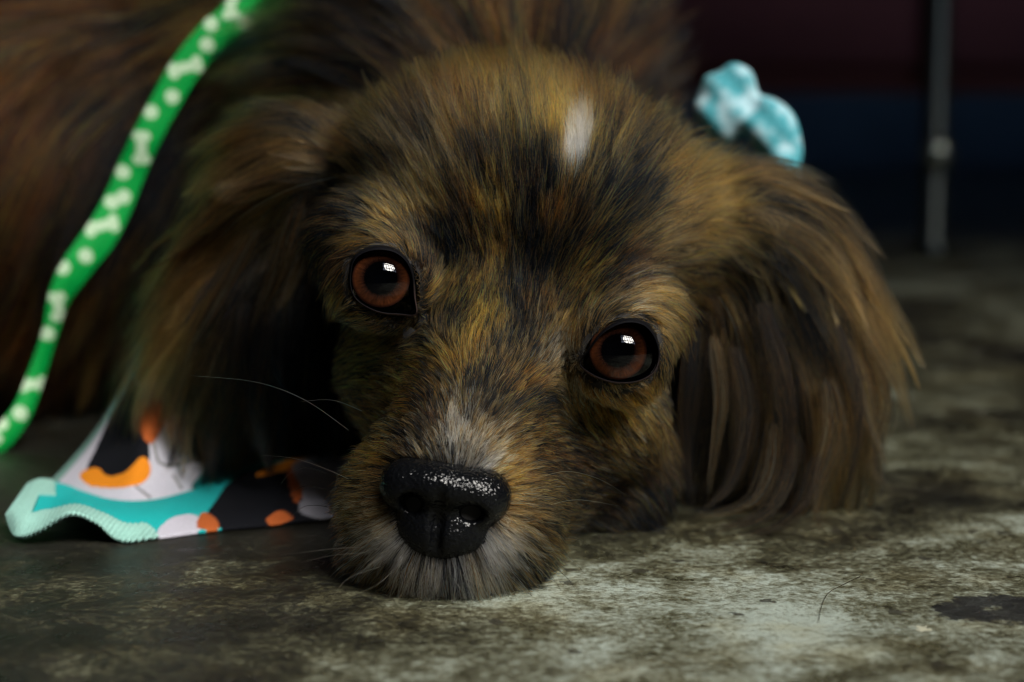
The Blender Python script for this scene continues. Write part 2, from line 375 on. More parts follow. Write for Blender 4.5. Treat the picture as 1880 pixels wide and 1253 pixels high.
# ------------------------------------------------------------------ fur fields read off the coat: x y angle length lift
FLOW = {0: """
840 815 88 .35 20;800 812 112 .38 20;770 800 130 .4 20;880 812 55 .38 20;925 835 28 .4 20;850 770 88 .4 20;820 740 100 .4 20;900 760 62 .42 20
740 780 150 .45 22;700 810 158 .5 25;660 830 166 .5 25;690 760 165 .5 25;650 740 180 .6 25;620 780 185 .7 25;740 700 165 .5 25;790 700 135 .45 22
680 850 178 .55 28;640 900 183 .6 28;600 900 188 .7 28;660 950 192 .6 28;610 960 198 .7 28;700 990 215 .7 28;650 1010 215 .9 28
720 1030 240 .8 30;690 1060 235 .95 30;770 1050 258 .8 30;815 1050 270 .85 30;815 1080 272 .8 30;860 1045 282 .85 30;900 1020 297 .8 30;880 1070 285 .8 30
940 990 315 .7 30;960 1030 312 .8 30;980 970 332 .65 28;1020 1000 325 .75 28;960 930 352 .6 28;1010 930 350 .65 28;950 880 12 .55 26;1000 880 5 .6 26;1040 900 -8 .6 26
940 850 22 .45 24;980 840 12 .5 24;960 800 18 .45 22;920 790 35 .42 22;1000 790 2 .5 22;1050 840 -12 .6 25;1050 800 -15 .55 25;900 710 72 .45 20;870 660 85 .45 20
950 730 35 .45 20;1000 730 10 .45 20;950 680 55 .45 20;1000 690 25 .4 18;905 610 80 .45 20;945 620 75 .45 18;980 640 60 .4 18;1020 650 45 .3 18
860 600 68 .5 20;830 640 110 .5 20;800 660 140 .5 20;770 640 158 .45 20;830 580 62 .5 22;800 590 90 .45 20;800 545 28 .45 20;830 520 42 .45 20;780 560 20 .35 15;790 510 60 .4 18
860 500 75 .55 20;900 540 82 .5 20;940 560 88 .5 20;980 580 90 .5 20;1010 610 75 .45 18;1040 610 60 .4 18
930 480 92 .6 20;970 500 88 .6 20;1010 540 80 .55 20;1050 560 62 .5 18;880 450 97 .65 22;930 420 93 .75 22;980 430 87 .75 22;1030 470 78 .65 22;1080 530 48 .5 20;1060 430 70 .8 22
830 450 102 .65 22;790 460 100 .55 20;780 420 108 .75 22;760 470 102 .4 15;745 440 118 .45 15;715 425 150 .5 18;680 425 170 .5 18;645 440 195 .5 18;620 470 220 .5 20
700 390 140 .8 22;650 400 165 .8 22;600 420 190 .9 25;740 370 122 1.0 25;800 370 108 1.0 25;870 370 99 1.0 25;940 350 94 1.1 28;1010 370 86 1.0 28;1080 380 70 1.0 28;1130 460 50 .8 22;1150 400 50 1.0 25
1130 540 30 .5 18;1165 555 8 .45 18;1200 565 -20 .5 18;1225 590 -42 .5 18;1245 620 -58 .5 18;1235 560 -32 .6 20;1180 520 15 .6 20;1230 510 -5 .8 22;1200 460 22 .9 22;1260 470 5 1.0 25;1290 540 -30 1.0 25;1290 600 -60 1.0 25
1225 670 -80 .4 18;1240 700 -75 .6 20;1270 680 -80 1.0 22;640 260 152 1.5 30;700 290 135 1.3 30;760 290 120 1.3 30;830 280 108 1.3 32;900 270 100 1.3 32;970 270 95 1.3 32;1040 260 92 1.2 32;1062 225 98 1.2 32;1110 270 72 1.3 32;1180 300 52 1.3 30;1240 330 35 1.3 30;1240 400 22 1.2 28;1320 370 12 1.6 30;1330 450 -15 1.6 30;1340 520 -40 1.8 30;1340 600 -65 1.8 30;1320 680 -82 1.8 28
600 330 170 1.4 28;560 390 200 1.5 28;570 470 225 1.3 28;580 560 240 .8 28;620 190 150 1.5 24;700 190 132 1.4 26;790 180 114 1.3 28;880 170 102 1.25 30;960 170 95 1.25 30;1040 170 88 1.2 30;1120 190 72 1.25 28;1200 230 50 1.4 26;1280 290 28 1.5 26
700 130 128 1.3 28;850 120 104 1.2 30;1000 120 92 1.2 30;1130 140 68 1.2 28;1250 220 40 1.4 26
630 560 222 .45 18;620 610 205 .55 20;650 600 200 .4 18;690 600 195 .35 15;730 600 215 .35 15;760 610 230 .35 15;680 640 188 .5 20;640 660 195 .6 22;740 650 180 .45 20;700 700 180 .55 22;620 700 195 .7 22;600 640 215 .6 25;590 760 200 .8 25;600 840 190 .7 28;760 590 250 .3 12
1080 705 -98 .35 15;1110 720 -80 .45 18;1060 690 -130 .3 15;1150 725 -65 .5 20;1190 715 -52 .5 20;1215 700 -45 .45 18;1060 750 -75 .5 20;1100 770 -62 .6 22;1150 780 -52 .65 22;1200 770 -50 .7 22;1240 770 -60 .8 22;1040 720 -60 .4 18
1040 660 200 .3 12;1050 640 40 .3 12;1100 830 -35 .7 24;1160 840 -42 .8 24;1220 840 -62 .9 25;1100 900 -30 .8 25;1180 920 -50 .9 25;1240 900 -75 1.0 25;1060 900 -20 .7 25""",
1: """
1300 350 12 2.5 25;1350 320 0 2.2 22;1400 340 -12 2.4 22;1460 370 -28 2.2 20;1350 400 -5 2.8 25;1420 420 -34 2.8 20;1500 440 -46 2.8 20;1560 490 -56 2.6 20;1340 470 -28 3.0 22;1400 500 -48 3.4 22;1460 520 -55 3.5 22;1530 560 -58 2.8 20;1600 590 -66 2.2 18;1640 640 -80 1.8 18
1340 560 -62 3.5 18;1400 590 -72 3.8 18;1460 620 -72 3.6 18;1520 650 -68 3.2 18;1580 680 -74 2.6 18;1330 660 -88 3.8 15;1400 690 -86 3.6 15;1470 710 -80 3.2 15;1540 730 -80 2.8 15;1600 760 -95 2.2 15
1320 780 -94 3.0 12;1390 790 -92 2.8 12;1460 800 -92 2.6 12;1540 810 -95 2.4 12;1300 860 -100 2.2 10;1380 880 -112 3.4 10;1440 900 -125 3.6 8;1500 900 -108 3 8;1560 890 -98 2 8;1420 940 -150 3.4 5;1350 930 -165 3.2 5""",
2: """
640 220 155 1.8 22;580 230 166 2.0 20;520 220 176 2.0 20;460 230 184 2.0 20;600 280 172 2.6 28;540 290 188 2.8 28;470 290 198 2.8 28;400 300 205 2.6 28;560 340 205 2.8 25;500 360 212 3.0 25;430 370 212 3.0 25;360 380 208 2.8 25;300 430 212 2.4 22
550 410 232 3.0 20;490 430 228 3.2 20;420 450 222 3.2 20;340 470 220 2.8 20;540 500 246 3.0 18;480 520 240 3.2 18;410 540 232 3.0 18;340 560 230 2.6 18;280 560 222 2.4 18;530 600 256 3.0 15;470 620 252 3.0 15;400 640 246 2.8 15;340 640 240 2.2 15
530 700 264 3.8 12;470 720 262 3.8 12;410 740 262 3.4 12;360 720 252 2.4 12;530 800 268 2.2 10;470 820 268 2.0 10;410 830 270 1.8 10""",
3: """
0 0 240 4 22;100 50 235 4 22;200 0 215 4 22;300 0 200 4 22;0 200 245 4 22;100 200 240 4 22;200 150 235 4 22;300 100 222 4 22;400 100 205 4 24;0 400 242 4 20;100 400 240 4 20;200 400 236 4 20;0 600 240 3.6 20;100 600 242 3.6 20;200 600 240 3.6 20;0 750 235 3.2 18;100 750 240 3.2 18;200 750 240 3 18;300 700 250 3 18
500 0 190 3.6 28;560 60 175 3.4 30;640 20 160 3.4 30;640 100 150 3 32;720 60 140 3 32;800 40 125 3 34;900 40 110 3 36;1000 40 85 3 36;1060 60 70 3 36;1120 80 50 2.8 36;1180 120 35 2.6 36;1000 -50 75 3 36;850 -60 110 3 36;920 -20 100 2.5 24;1250 200 20 2.4 36;500 120 185 3.2 26;500 500 245 3 20;560 700 262 2.5 20;1260 700 -90 2 20;1260 900 -90 1.5 15;560 850 268 2 15"""}
# coat colour mixture: letters K black, B dark brown, G gold, T tan, S silver, W white
TONE = {0: """600 150 TTB;700 150 TTG;800 150 BGT;900 150 BGG;1000 150 GGT;1100 150 BGB;1200 170 BBK;600 200 TTK;680 190 TTT;760 200 KTB;850 200 TGB;950 200 GTK;1010 190 GGT;1130 200 GTB;1200 220 BGK;1280 230 BGT
620 260 TTB;560 300 TTB;580 240 TTG;700 250 TKT;790 240 KTK;830 230 TTG;900 230 TTG;960 240 TGK;1000 230 GGT;1120 260 GTK;1200 260 KTT;1260 260 GTT;600 300 TTK;680 290 TTK;740 290 TTK;800 280 TKT;870 270 KKB;900 290 KKB;960 280 KKG;1000 290 KKK;1050 300 GTK;1100 290 TGK;1170 290 KKT;1220 290 TTG;1280 290 TGT
600 340 KKB;680 330 TKG;740 330 TTG;800 330 KGT;860 330 KBG;910 340 GGK;960 340 KBK;1010 340 KKK;1060 340 KTK;1130 340 KKT;1180 340 KKK;1240 330 TTG;1300 330 TTG;600 390 KKB;660 390 KKT;720 390 KTG;770 370 GTT;800 390 GTK;850 390 KBB;900 370 GGG;920 390 GGK;970 380 KKB;1020 390 BBG;1080 380 KTK;1140 370 KKK;1190 380 KKT;1250 380 TTT;1300 380 TTG
560 430 KKK;600 450 KKB;640 430 TGT;700 420 TTG;740 440 TTK;780 430 KKB;830 430 KKK;880 430 BKG;920 430 GGB;960 430 KKK;1010 440 KKB;1060 430 KKB;1120 420 KKG;1180 420 KTT;1240 430 TTT;1300 430 TTG;600 480 KBB;790 480 KKB;840 470 KKK;880 490 BKG;925 480 GBG;960 490 KKK;1010 490 KKK;1060 490 KKG;1110 490 KKG;1160 490 KBB;1210 480 TKT;1260 470 TTK;1310 480 KTG
560 540 KKK;610 540 GTK;800 520 TTG;840 510 TGK;880 540 GGK;905 560 GGG;930 540 KKK;980 540 KKB;1020 530 KKB;1050 520 GGT;1060 560 GTK;1090 540 KGK;1130 540 KTT;1180 530 TTS;1230 550 TTG;1280 560 GKB;1320 540 GGB;560 590 KKK;610 590 GTK;640 600 TGK;790 590 TTK;830 590 KKK;870 600 GGG;895 590 GGG;930 600 KKT;970 600 KKT;1010 590 KTT;1050 600 TTT;1230 620 TTG
1320 620 KKB;1290 680 KKK;580 640 KKK;620 640 KGT;680 630 TTG;740 620 TTK;790 630 GTK;830 640 GGG;850 650 GGG;890 640 KTT;930 640 TTK;980 640 KTK;1020 640 TSS;1240 660 GTK;580 700 KKK;640 690 GGK;680 680 GTK;740 690 GGB;780 690 GBK;820 690 KGT;870 690 KTK;920 690 TKK;970 690 TGB;1020 700 TTT;1080 710 TSS;1120 720 TTG;1200 720 TGT;1240 720 TKT
580 760 KKB;620 740 KBB;680 740 BGB;740 730 GGB;780 740 KKB;820 740 KTS;870 740 KST;920 740 KKT;960 740 GTK;1010 740 TKK;1060 750 TTG;1110 760 GGT;1160 760 GGT;1210 760 KTG;1250 770 TTG;1300 770 KKK;620 790 BTK;680 790 TGK;740 790 TKK;790 790 TTK;840 790 STS;880 790 SWT;920 790 STT;960 790 TTK;1010 790 BGK;1070 790 KKG;1130 790 KGG;1180 800 KTG;1230 810 TGT
580 820 KBT;620 830 TTG;680 830 TGG;730 830 KTT;790 830 TSK;840 820 SSK;880 820 SWT;915 830 WSS;950 830 TTG;1000 830 BKT;1060 840 BKK;1120 840 KGB;1180 850 KKB;1230 860 KKB;590 880 TTK;620 880 TGK;670 880 TTK;950 880 TTG;1000 890 TTK;1050 900 TKK;1120 900 KKB;1180 920 KKK;1240 920 KKK
580 940 KTK;610 940 TKT;660 940 TTS;700 960 SST;950 950 TTS;1000 960 TTK;1040 960 KTK;600 1000 KTK;640 1000 KTS;700 1010 SWW;760 1040 SWW;820 1060 WWK;880 1040 SWW;930 1010 SWW;980 1000 TSK;1020 1010 KBG;640 1050 KKT;680 1060 TKT;760 1070 STK;820 1080 SSK;900 1070 STK;960 1050 TKK;1000 1040 KKK""",
1: """1300 330 TTG;1350 350 TTB;1420 350 TTK;1500 400 KTT;1450 440 KKT;1380 480 GGT;1350 520 GGB;1410 560 GTT;1440 470 TTK;1470 530 KKK;1520 500 TTT;1560 560 TTT;1600 600 TTT;1640 650 TTK;1500 640 KKK;1440 620 KKK;1420 680 KKT;1560 680 TTT;1470 750 TKK;1530 780 TTG;1420 800 KKB;1350 640 GBK;1350 720 KTK;1320 800 KKT;1300 880 KKT;1500 880 TTK;1400 900 KTK;1600 780 TTK""",
2: """640 220 TTK;600 200 TTT;560 250 KTT;500 230 TTK;460 160 TTK;540 330 KKB;500 300 KTK;440 300 BTT;400 350 BTT;350 420 TTT;300 500 TTT;260 580 TTT;430 440 TTB;470 500 KKK;515 400 TTT;525 480 STT;540 560 KKK;450 580 KKK;400 560 TTK;350 600 TTT;420 680 KTK;480 650 KKK;500 800 KKK;420 800 KBK;560 700 KKK""",
3: """0 0 BBK;100 0 KBB;200 0 BBG;280 20 GGT;340 60 GTG;200 100 KBB;100 150 BBK;60 100 BGB;0 150 GBB;20 250 BGB;100 250 KBB;160 230 KKB;100 300 BGB;0 350 GBB;60 400 BGB;160 350 KKB;0 500 GBB;120 620 BGB;40 650 GBB;160 700 BGB;0 750 KBB;100 800 KKB;250 700 KKB;420 60 KBB;560 60 KTB;600 20 KTB;660 40 KKB;640 100 GBK;720 80 BKB;760 50 TBK;820 30 GKB;880 40 BGK;920 80 KKB;960 40 BGT;1000 60 KBG;1040 20 BKB;1080 20 GGT;1100 60 KBB;1150 100 KBB;1200 130 KKB;1240 200 BKB;500 500 KKK;560 800 KKK;1260 500 KKK;1280 700 KKK;1260 900 KKK"""}
GX0, GY0, GS = -420, -460, 10.0; GW, GH = 260, 182
gxx, gyy = np.meshgrid(GX0 + GS * np.arange(GW), GY0 + GS * np.arange(GH), indexing='ij')
def parse(s, tone=False):
    rows = [r.split() for r in s.replace('\n', ';').split(';') if r.strip()]
    xy = np.array([[float(r[0]), float(r[1])] for r in rows])
    if tone: return xy, np.array([[r[2].count(c) / 3 for c in 'KBGTSW'] for r in rows])
    return xy, np.array([[math.cos(R_(float(r[2]))), math.sin(R_(float(r[2]))), float(r[3]), float(r[4])] for r in rows])
def field(xy, val, sig):
    out = np.zeros((GW, GH, val.shape[1])); W = np.zeros((GW, GH))
    for (x, y), v in zip(xy, val):
        d2 = (gxx - x) ** 2 + (gyy - y) ** 2
        w = np.exp(-d2 / (2 * sig * sig)) + 2e-3 / (1 + (d2 / (sig * sig)) ** 2)
        out += w[..., None] * v; W += w
    return out / W[..., None]
def look(fd, x, y):
    u = np.clip((x - GX0) / GS, 0, GW - 1.001); v = np.clip((y - GY0) / GS, 0, GH - 1.001)
    i = u.astype(int); j = v.astype(int); f = (u - i)[:, None]; g = (v - j)[:, None]
    return (fd[i, j] * (1 - f) + fd[i + 1, j] * f) * (1 - g) + (fd[i, j + 1] * (1 - f) + fd[i + 1, j + 1] * f) * g
FF = {k: field(*parse(FLOW[k]), {0: 24, 1: 40, 2: 40, 3: 60}[k]) for k in FLOW}
TF = {k: field(*parse(TONE[k], True), {0: 20, 1: 30, 2: 30, 3: 34}[k]) for k in TONE}
PAL = np.array([[.004, .006, .010], [.075, .028, .010], [.72, .27, .042], [.30, .17, .062], [.70, .65, .52], [.86, .86, .82]])  # the black is tinted navy, bluish shadow light put into its colour

NOSEC = catmull([(700, 880), (706, 848), (738, 838), (790, 842), (850, 858), (905, 870), (930, 900), (926, 935), (905, 968), (880, 1000), (845, 1022), (808, 1030), (765, 1008), (735, 975), (716, 940), (700, 915)], 60, True)
def inside(poly, x, y, grow=1.0):
    c = poly.mean(0); q = (poly - c) * grow + c
    r = np.zeros(len(x), bool)
    for (x1, y1), (x2, y2) in zip(q, np.roll(q, -1, 0)):
        cr = ((y1 > y) != (y2 > y)) & (x < (x2 - x1) * (y - y1) / (y2 - y1 + 1e-12) + x1)
        r ^= cr
    return r

def flow3(g, p, nn):
    x, y, d = proj(p); f = look(FF[g], x, y)
    nrm = np.maximum(np.hypot(f[:, 0], f[:, 1]), 1e-6)[:, None]
    v = (f[:, :1] * RT + f[:, 1:2] * UPV) / nrm + FW * .22
    t = v - (v * nn).sum(1, keepdims=True) * nn * .92
    return t / np.linalg.norm(t, axis=1, keepdims=True), v, f
def knn(src, dst, k):
    kd = kdtree.KDTree(len(src))
    for i, p in enumerate(src): kd.insert(p, i)
    kd.balance()
    I = np.zeros((len(dst), k), int); D = np.zeros((len(dst), k))
    for j, p in enumerate(dst):
        for a, (_, i, d) in enumerate(kd.find_n(p, k)): I[j, a] = i; D[j, a] = d
    return I, D
skin_mesh_pts = None
def fur(name, g, dens, gdens, K, rad, clump, clsize, parent, material, mask=None, longhair=False, gravity=0.0, jitter=.08, frizz=.03, cj=.07, mixk=.74, bright=1.0, lsd=.2, guard=False):
    gp, gn = sample(g, gdens)
    if mask is not None: k = ~mask(gp); gp, gn = gp[k], gn[k]
    t, v, f = flow3(g, gp, gn); L = f[:, 2].copy()
    if g == 0: yy = proj(gp)[1]; L *= np.interp(yy, [600, 740, 960, 1000, 1100], [1, .74, .72, 1.0, 1.15])
    al = np.radians(f[:, 3])[:, None]
    ds = (L / (K - 1))[:, None]
    pts = [gp]; p = gp.copy(); n0 = gn; dirv = t * np.cos(al) + n0 * np.sin(al)
    for s in range(K - 1):
        p = p + dirv * ds
        sd = sd_all(p); nn = grad(sd_all, p)
        push = np.clip(.05 - sd, 0, .5)[:, None]; p = p + nn * push
        p[:, 2] = np.maximum(p[:, 2], .03)
        pts.append(p.copy())
        t, v, f2 = flow3(g, p, nn); q = (s + 1) / (K - 1)
        if longhair:
            near = np.exp(-np.maximum(sd, 0) / .8)[:, None]
            tgt = t * near + v / np.linalg.norm(v, axis=1, keepdims=True) * (1 - near)
            dirv = dirv * .45 + tgt * .55 + np.array([0, 0, -gravity]) * q
        else:
            a2 = al * (1 - .75 * q); tgt = t * np.cos(a2) + nn * np.sin(a2)
            dirv = dirv * .5 + tgt * .5
        dirv /= np.linalg.norm(dirv, axis=1, keepdims=True)
    G = np.stack(pts, 1)                                   # guides x K x 3
    REL = G - G[:, :1]
    cp, cn = sample(g, dens)
    if mask is not None: k = ~mask(cp); cp, cn = cp[k], cn[k]
    N = len(cp)
    I, D = knn(gp, cp, 3)
    w = 1 / (D + .03); w /= w.sum(1, keepdims=True)
    rel = np.zeros((N, K, 3), np.float32)
    for a in range(3): rel += w[:, a, None, None] * REL[I[:, a]]
    lf = np.clip(rng.normal(1, lsd, N), .4, 1.6)
    s = np.linspace(0, 1, K)
    # per-hair wandering
    ax = rng.normal(0, 1, (N, 3)); ln = np.linalg.norm(rel[:, -1], axis=1)
    rel = rel * lf[:, None, None] + (ax * (ln * jitter)[:, None])[:, None, :] * (s ** 1.3)[None, :, None]
    ph = rng.random((N, 3)) * 6.28; fq = rng.uniform(1, 2.4, (N, 1))
    wav = np.sin(s[None, :, None] * 6.28 * fq[:, None, :] * .8 + ph[:, None, :]) - np.sin(ph)[:, None, :]
    rel += wav * (ln * frizz)[:, None, None] * s[None, :, None]
    H = cp[:, None, :] + rel
    # clumping
    M = max(int(N / clsize), 10); seeds = rng.choice(N, M, replace=False)
    J, JD = knn(cp[seeds], cp, 1); J = J[:, 0]
    H = H + (rng.normal(0, 1, (M, 3))[J] * (ln * cj)[:, None])[:, None, :] * (s ** 1.3)[None, :, None]
    cs = H[seeds][J]; cst = clump * np.clip(rng.normal(1, .3, M), .2, 1.4)[J]
    wclump = np.clip(cst[:, None] * (s[None, :] ** 1.4), 0, .92)[..., None]
    H = H * (1 - wclump) + cs * wclump
    H[..., 2] = np.maximum(H[..., 2], .015 + rng.random((N, 1)) * .04)
    # colour
    x, y, d = proj(cp + rel[:, K // 2]); tf = look(TF[g], x, y); tf = np.clip(tf, 0, 1); mk = mixk + (1 - mixk) * np.clip((1.3 + 1.2 * (y > 960)[:, None]) * (tf[:, 4:5] + tf[:, 5:6]), 0, .85); low_ = np.clip((y - 720) / 90, 0, 1)[:, None] * (g == 0)
    tf = mk * tf + (1 - mk) * (np.array([.64, .15, .16, .05, .00, 0]) * (1 - low_) + np.array([.24, .26, .18, .26, .06, 0]) * low_); tf /= tf.sum(1, keepdims=True)
    cum = np.cumsum(tf, 1)
    uc = rng.random(M)[J]; own = rng.random(N); u = np.where(rng.random(N) < .62, np.clip(uc + rng.normal(0, .07, N), 0, .999), own)
    pick = np.minimum((u[:, None] > cum).sum(1), 5)
    if guard: pick = np.where((pick < 2) & (rng.random(N) < .8), np.where(rng.random(N) < .6, 2, 3), pick)
    if guard and g == 0: pick = np.where((tf[:, 4] + tf[:, 5] > .28) & (rng.random(N) < .8), 5, pick)
    if g == 0:                                              # white blaze spot
        bx = (x - 1063) * math.cos(.2) + (y - 225) * math.sin(.2); by = -(x - 1063) * math.sin(.2) + (y - 225) * math.cos(.2)
        x2, y2, _ = proj(H[:, -2]); bx = (x2 - 1063) + .15 * (y2 - 225); by = y2 - 225
        rr_ = (bx / 26) ** 2 + (by / 54) ** 2
        pick = np.where(rr_ < rng.uniform(.85, 1.15, N), 5, pick)
    col = PAL[pick] * np.exp(rng.normal(0, .38, N))[:, None] * np.exp(rng.normal(0, .30, M))[J][:, None]
    col = np.clip(col * bright, .004, .86)
    band = .22 + .95 * s ** .9  # dark hair roots, deepened to put shade between hairs into the colour
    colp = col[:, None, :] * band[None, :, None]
    r0 = rad * np.exp(rng.normal(0, .18, N))
    rp = r0[:, None] * (1 - s ** 2.2 * .85)[None, :]
    cu = bpy.data.hair_curves.new(name); cu.add_curves([K] * N)
    o = bpy.data.objects.new(name, cu); COL.objects.link(o); o.parent = parent; o.matrix_parent_inverse = parent.matrix_basis.inverted()
    cu.points.foreach_set('position', (H * .01).astype(np.float32).ravel())
    a = cu.attributes.get('radius') or cu.attributes.new('radius', 'FLOAT', 'POINT'); a.data.foreach_set('value', (rp * .01).astype(np.float32).ravel())
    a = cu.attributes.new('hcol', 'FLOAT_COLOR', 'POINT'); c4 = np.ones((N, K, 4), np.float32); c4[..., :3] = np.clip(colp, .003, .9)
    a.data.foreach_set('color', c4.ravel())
    cu.materials.append(material)
    print(name, N, 'hairs')
    return o
hm = bpy.data.materials.new('fur_hair'); hm.use_nodes = True; n = hm.node_tree.nodes; l = hm.node_tree.links
n.remove(n['Principled BSDF'])
hb = n.new('ShaderNodeBsdfHairPrincipled'); hb.parametrization = 'COLOR'; hb.inputs['IOR'].default_value = 1.17; hb.inputs['Roughness'].default_value = .36; hb.inputs['Radial Roughness'].default_value = .45
at = n.new('ShaderNodeAttribute'); at.attribute_name = 'hcol'; l.new(at.outputs['Color'], hb.inputs['Color']); l.new(hb.outputs[0], n['Material Output'].inputs[0])

def face_mask(p):
    x, y, d = proj(p)
    m = inside(NOSEC, x, y, .92) & (d < 34.5)
    for k in ('L', 'R'):
        m |= inside(CON[k], x, y, .985) & (np.linalg.norm(p - EC[k], axis=1) < 1.6)
    return m
QD = 1.0
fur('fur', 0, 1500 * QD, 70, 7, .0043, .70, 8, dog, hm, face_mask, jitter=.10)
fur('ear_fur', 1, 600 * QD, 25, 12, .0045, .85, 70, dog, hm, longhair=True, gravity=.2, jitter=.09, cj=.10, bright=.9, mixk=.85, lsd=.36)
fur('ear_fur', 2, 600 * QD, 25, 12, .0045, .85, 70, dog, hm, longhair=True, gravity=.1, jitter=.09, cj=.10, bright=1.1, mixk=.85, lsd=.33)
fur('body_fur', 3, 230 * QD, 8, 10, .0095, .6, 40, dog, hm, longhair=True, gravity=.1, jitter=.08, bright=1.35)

fur('guard_hair', 0, 210, 70, 8, .0046, .25, 5, dog, hm, face_mask, jitter=.09, cj=.03, bright=1.3, guard=True, lsd=.3)
fur('guard_hair', 1, 60, 25, 12, .0048, .5, 12, dog, hm, longhair=True, gravity=.2, jitter=.07, cj=.05, bright=.8, guard=True, lsd=.4)
fur('guard_hair', 2, 60, 25, 12, .0048, .5, 12, dog, hm, longhair=True, gravity=.1, jitter=.07, cj=.05, bright=.8, guard=True, lsd=.4)

def locks(paths, K=16):
    rows = []; cols = []
    for pts, nn_, spread, tone in paths:
        base = np.array([P(*q) for q in catmull(pts, K)]); s = np.linspace(0, 1, K)
        for _ in range(nn_):
            off = rng.normal(0, 1, 3) * spread; w = (.35 + .65 * np.sin(np.pi * np.clip(s, 0, 1) ** .8)) * (1 - .55 * s)
            t_end = np.clip(rng.normal(.92, .1), .6, 1.0); sp = np.array([np.interp(s * t_end, s, base[:, a]) for a in range(3)]).T
            h = sp + off[None, :] * w[:, None] + np.sin(s * 6.28 * rng.uniform(.5, 1.4) + rng.random() * 6)[:, None] * rng.normal(0, .04, 3)[None, :] * s[:, None]
            h[:, 2] = np.maximum(h[:, 2], .015 + rng.random() * .05); rows.append(h)
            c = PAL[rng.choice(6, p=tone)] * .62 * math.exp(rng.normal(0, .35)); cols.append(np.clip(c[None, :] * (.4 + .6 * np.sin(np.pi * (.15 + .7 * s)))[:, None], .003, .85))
    N = len(rows); cu = bpy.data.hair_curves.new('hair_lock'); cu.add_curves([K] * N)
    o = bpy.data.objects.new('hair_lock', cu); COL.objects.link(o); o.parent = dog; o.matrix_parent_inverse = dog.matrix_basis.inverted()
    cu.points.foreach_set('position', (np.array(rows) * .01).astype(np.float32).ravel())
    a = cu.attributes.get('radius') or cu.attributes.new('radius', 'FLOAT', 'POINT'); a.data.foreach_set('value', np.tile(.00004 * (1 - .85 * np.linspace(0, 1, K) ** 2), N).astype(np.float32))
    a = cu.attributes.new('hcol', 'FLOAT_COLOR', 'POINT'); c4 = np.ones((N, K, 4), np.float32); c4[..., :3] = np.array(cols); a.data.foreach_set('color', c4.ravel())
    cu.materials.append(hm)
DK, TN, MX = (.7, .2, 0, .1, 0, 0), (.25, .2, .08, .40, .07, 0), (.5, .25, .05, .2, 0, 0)
locks([([(1310, 620, 39.2), (1325, 720, 39.0), (1312, 820, 38.8), (1300, 910, 38.6)], 60, .14, TN), ([(1345, 640, 39.0), (1370, 760, 38.8), (1345, 880, 38.4), (1290, 940, 38.0)], 70, .16, MX),
       ([(1420, 780, 39.0), (1412, 860, 38.8), (1375, 925, 38.4), (1270, 950, 38.2)], 80, .14, TN), ([(1455, 800, 38.9), (1440, 890, 38.6), (1395, 950, 38.2), (1300, 972, 37.8)], 80, .15, MX),
       ([(1500, 840, 39.0), (1480, 920, 38.6), (1430, 965, 38.0), (1360, 985, 37.5)], 60, .15, DK), ([(1520, 700, 39.2), (1530, 800, 39.0), (1500, 900, 38.7), (1505, 970, 38.4)], 70, .18, TN),
       ([(1540, 600, 39.3), (1575, 720, 39.1), (1572, 830, 39), (1545, 930, 39)], 60, .12, DK), ([(1590, 640, 40), (1625, 740, 40), (1600, 850, 39.8), (1640, 905, 39.5)], 50, .16, TN),
       ([(1275, 600, 38.6), (1262, 700, 38.4), (1258, 800, 38.6), (1268, 900, 38.6)], 70, .16, DK), ([(1290, 660, 39.6), (1270, 760, 39.6), (1262, 860, 39.5), (1268, 930, 39.3)], 90, .25, DK), ([(1400, 560, 39.0), (1440, 680, 38.8), (1450, 800, 38.7), (1430, 900, 38.7)], 80, .22, DK)])
locks([([(560, 330, 39.6), (530, 430, 39.6), (490, 530, 39.8), (455, 620, 40)], 110, .17, TN), ([(555, 380, 39.4), (530, 470, 39.4), (505, 540, 39.6), (480, 600, 39.8)], 70, .14, TN),
       ([(470, 420, 40.2), (400, 540, 40.4), (350, 640, 40.8), (330, 740, 41)], 100, .22, TN), ([(430, 380, 40.6), (340, 480, 41), (270, 570, 41.5), (225, 620, 42)], 90, .2, TN),
       ([(500, 560, 40), (480, 680, 40), (475, 780, 40), (500, 870, 40)], 110, .3, DK), ([(440, 560, 40.4), (420, 680, 40.4), (400, 780, 40.6), (385, 850, 40.8)], 90, .25, MX)])

# ------------------------------------------------------------------ whiskers and stray hairs (photo px + depth)
def strand(name, pts, col, rad=.005):
    K = 14; xy = catmull(pts, K); p = np.array([P(*q) for q in xy])
    p[:, 2] = np.maximum(p[:, 2], .02)
    cu = bpy.data.hair_curves.new(name); cu.add_curves([K]); o = bpy.data.objects.new(name, cu); COL.objects.link(o)
    o.parent = dog; o.matrix_parent_inverse = dog.matrix_basis.inverted()
    cu.points.foreach_set('position', (p * .01).astype(np.float32).ravel())
    a = cu.attributes.get('radius') or cu.attributes.new('radius', 'FLOAT', 'POINT'); a.data.foreach_set('value', (rad * .01 * (1 - .85 * np.linspace(0, 1, K) ** 1.5)).astype(np.float32))
    a = cu.attributes.new('hcol', 'FLOAT_COLOR', 'POINT'); a.data.foreach_set('color', np.tile(np.array([*col, 1], np.float32), K))
    cu.materials.append(hm); return o
WH, BK = (.75, .72, .6), (.02, .02, .02)
